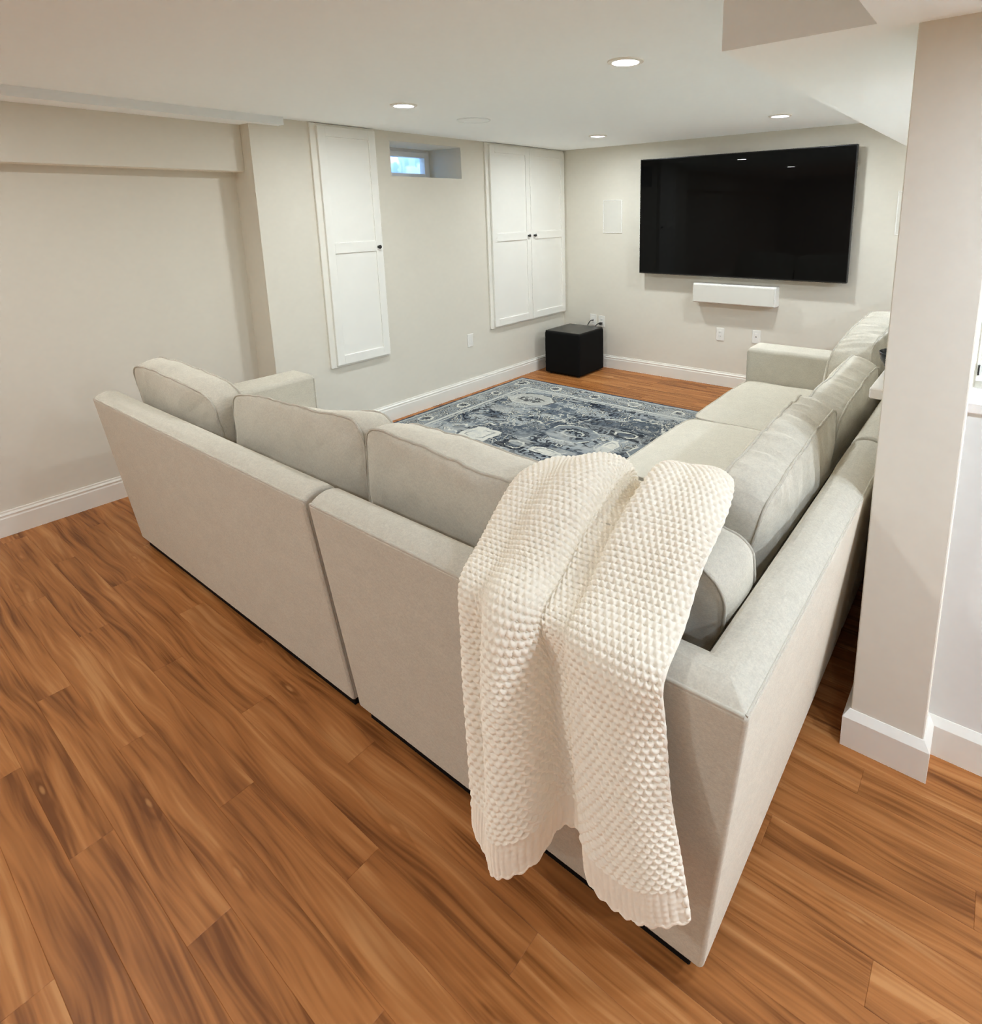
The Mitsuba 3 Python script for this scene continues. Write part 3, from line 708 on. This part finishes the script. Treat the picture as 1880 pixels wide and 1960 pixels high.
# ------------------------------------------------------------------ knitted throw
FR = np.array([0, 0.085, 0.155, 0.25, 0.385, 0.420, 0.432, 0.590, 0.612, 0.75, 0.90, 1.0])      # columns across the throw
OFF = np.array([0.05, 0.42, 0.58, 1.0, 0.92, 0.50, -0.05, 0.0, 0.40, 0.9, 0.9, 0.25])                 # folds: left lobe, valley, right lobe
HEMZ = np.array([.222, .205, .207, .235, .300, .315, .340, .355, .348, .338, .368, .396])
ROWS = [  # left edge, right edge, outward direction (y, z), left lobe, right lobe, groove, valley
 ((3.000, -4.115, .880), (3.415, -3.985, .930), (0.9, 0.4), .010, .010, 0, 0),
 ((3.000, -4.185, .985), (3.440, -4.060, .990), (0.5, 0.85), .028, .034, 0, .020),
 ((3.000, -4.290, 1.005), (3.476, -4.155, .996), (0.0, 1.0), .040, .042, 0.1, .022),
 ((3.005, -4.375, .998), (3.498, -4.280, .975), (-0.35, 0.94), .036, .034, 0.15, .016),
 ((3.015, -4.470, .940), (3.503, -4.390, .932), (-0.6, 0.8), .036, .026, 0.25, .008),
 ((3.025, -4.550, .888), (3.522, -4.515, .880), (-0.6, 0.8), .036, .024, 0.30, .004),
 ((3.042, -4.605, .858), (3.533, -4.604, .857), (-0.85, 0.5), .048, .022, 0.40, .000),
 ((3.047, -4.600, .790), (3.535, -4.600, .790), (-1, 0), .075, .040, 0.50, .000),
 ((3.051, -4.598, .650), (3.549, -4.600, .650), (-1, 0), .090, .050, 0.55, .002),
 ((3.053, -4.598, .500), (3.571, -4.602, .500), (-1, 0), .095, .054, 0.45, .006),
 ((3.044, -4.600, .380), (3.589, -4.606, .380), (-1, 0), .095, .052, 0.10, .008),
 ((3.036, -4.602, .255), (3.603, -4.610, .255), (-1, 0), .088, .046, 0.0, .008)]
R = []
for i, (A_, B_, (ny_, nz_), al, ar, gr_, va) in enumerate(ROWS):
    A_, B_ = np.array(A_), np.array(B_); o = OFF*np.where(FR < 0.5, al, ar)
    o[2] *= 1-gr_; o[5:8] -= va*np.array([0.3, 1, 1])
    p = A_+(B_-A_)*FR[:, None]+o[:, None]*np.array([0, ny_, nz_])
    if i == len(ROWS)-1: p[:, 2] = HEMZ
    if i == len(ROWS)-2: p[:, 2] += (HEMZ-0.285)*0.75
    if i == len(ROWS)-3: p[:, 2] += (HEMZ-0.285)*0.35
    R.append(p)
R = np.array(R)
def arc(A, axis):
    d = np.linalg.norm(np.diff(A, axis=axis), axis=-1).mean(1-axis)
    s = np.r_[0, np.cumsum(d)]; return s/s[-1], s[-1]
tj, Lv = arc(R, 0); sj, Lu = arc(R, 1)
spl = [RectBivariateSpline(tj, sj, R[:, :, c], kx=3, ky=3) for c in range(3)]
def sheet(t, s):
    P = np.stack([g(t, s) for g in spl], -1)
    du = np.stack([g(t, s, dy=1) for g in spl], -1); dv = np.stack([g(t, s, dx=1) for g in spl], -1)
    N = np.cross(dv, du); N /= np.maximum(np.linalg.norm(N, axis=-1, keepdims=True), 1e-9)
    return P, N
P, N = sheet(np.array([0.7]), np.array([0.5]))
sgn = 1.0 if N[0, 0, 1] < 0 else -1.0
NS, NT = 40, 88
HEM = 0.925
def knit(t0, t1, mode, name):
    per = 8
    ns = NS*per+1; nt = max(int(round((t1-t0)*NT*per)), 8)+1
    s, t = np.linspace(0, 1, ns), np.linspace(t0, t1, nt)
    P, N = sheet(t, s); N = N*sgn
    S, Tt = np.meshgrid(s, t)
    a, b = S*NS, Tt*NT
    a = a+0.05*np.sin(b*0.9)+0.10*(meshkit.fbm(np.stack([S*6, Tt*12, S*0], -1), 2)-0.5)
    b = b+0.12*(meshkit.fbm(np.stack([S*5+9, Tt*10, S*0], -1), 2)-0.5)
    if mode == 'body':
        row = np.floor(b); fb = b-row; aa = a+0.5*(row % 2); fa = aa-np.floor(aa)
        # interlocking loops: rows that zigzag a little, pinched where the loops cross
        zz = b+0.13*np.sin(2*np.pi*(aa+0.15)); fz = zz-np.floor(zz)
        rowp = np.clip(1-np.abs(2*fz-1)**2.0, 0, 1)**0.55
        h = 0.0088*rowp*(1-0.55*np.abs(2*fa-1)**2.4)
    else:
        fa = a*1.25-np.floor(a*1.25)
        h = 0.0036*np.sqrt(np.clip(1-(2*fa-1)**2, 0, 1))*(0.9+0.1*np.sin(b*6))
    wav = 0.0
    Q = P+N*(h+0.004)[..., None]
    back = P-N*0.002
    n1 = ns*nt; idx = np.arange(n1).reshape(nt, ns)
    a_, b_, c_, d_ = idx[:-1, :-1].ravel(), idx[:-1, 1:].ravel(), idx[1:, 1:].ravel(), idx[1:, :-1].ravel()
    m = mesh_of(Q.reshape(-1, 3), np.vstack([np.stack([a_, b_, c_], 1), np.stack([a_, c_, d_], 1)]))
    st = 8
    bi, bj = np.unique(np.r_[np.arange(0, nt, st), nt-1]), np.unique(np.r_[np.arange(0, ns, st), ns-1])
    Bk = back[np.ix_(bi, bj)]; nn, mm = Bk.shape[:2]; id2 = np.arange(nn*mm).reshape(nn, mm)
    a_, b_, c_, d_ = id2[:-1, :-1].ravel(), id2[:-1, 1:].ravel(), id2[1:, 1:].ravel(), id2[1:, :-1].ravel()
    mb = mesh_of(Bk.reshape(-1, 3), np.vstack([np.stack([a_, c_, b_], 1), np.stack([a_, d_, c_], 1)]))
    put(name, cat([m, mb]), 'knit_wool', 'throw_blanket', smooth=True)
knit(0.0, HEM, 'body', 'knit_body')
knit(HEM-0.006, 1.0, 'rib', 'ribbed_hem')
tt = np.linspace(0, 1, 500)
def edge(s0, freq):
    P, N = sheet(tt, np.array([s0])); P, N = P[:, 0], N[:, 0]*sgn
    return P+N*0.004+0.0018*np.sin(tt*NT*np.pi*2*freq)[:, None]*N
ss = np.linspace(0, 1, 400)
P, N = sheet(np.array([1.0]), ss); low = P[0]+N[0]*sgn*0.003+np.stack([0*ss, 0*ss, 0.004*np.sin(ss*NS*2*np.pi*0.6)], 1)
put('edge_trim', cat([tube(edge(0.0, 0.5), 0.0062, 8), tube(edge(1.0, 0.5), 0.0062, 8), tube(low, 0.0045, 8)]), 'knit_wool', 'throw_blanket', smooth=True)
tag('throw_blanket', 'chunky cream knitted throw draped over the corner of the sectional', 'blanket')
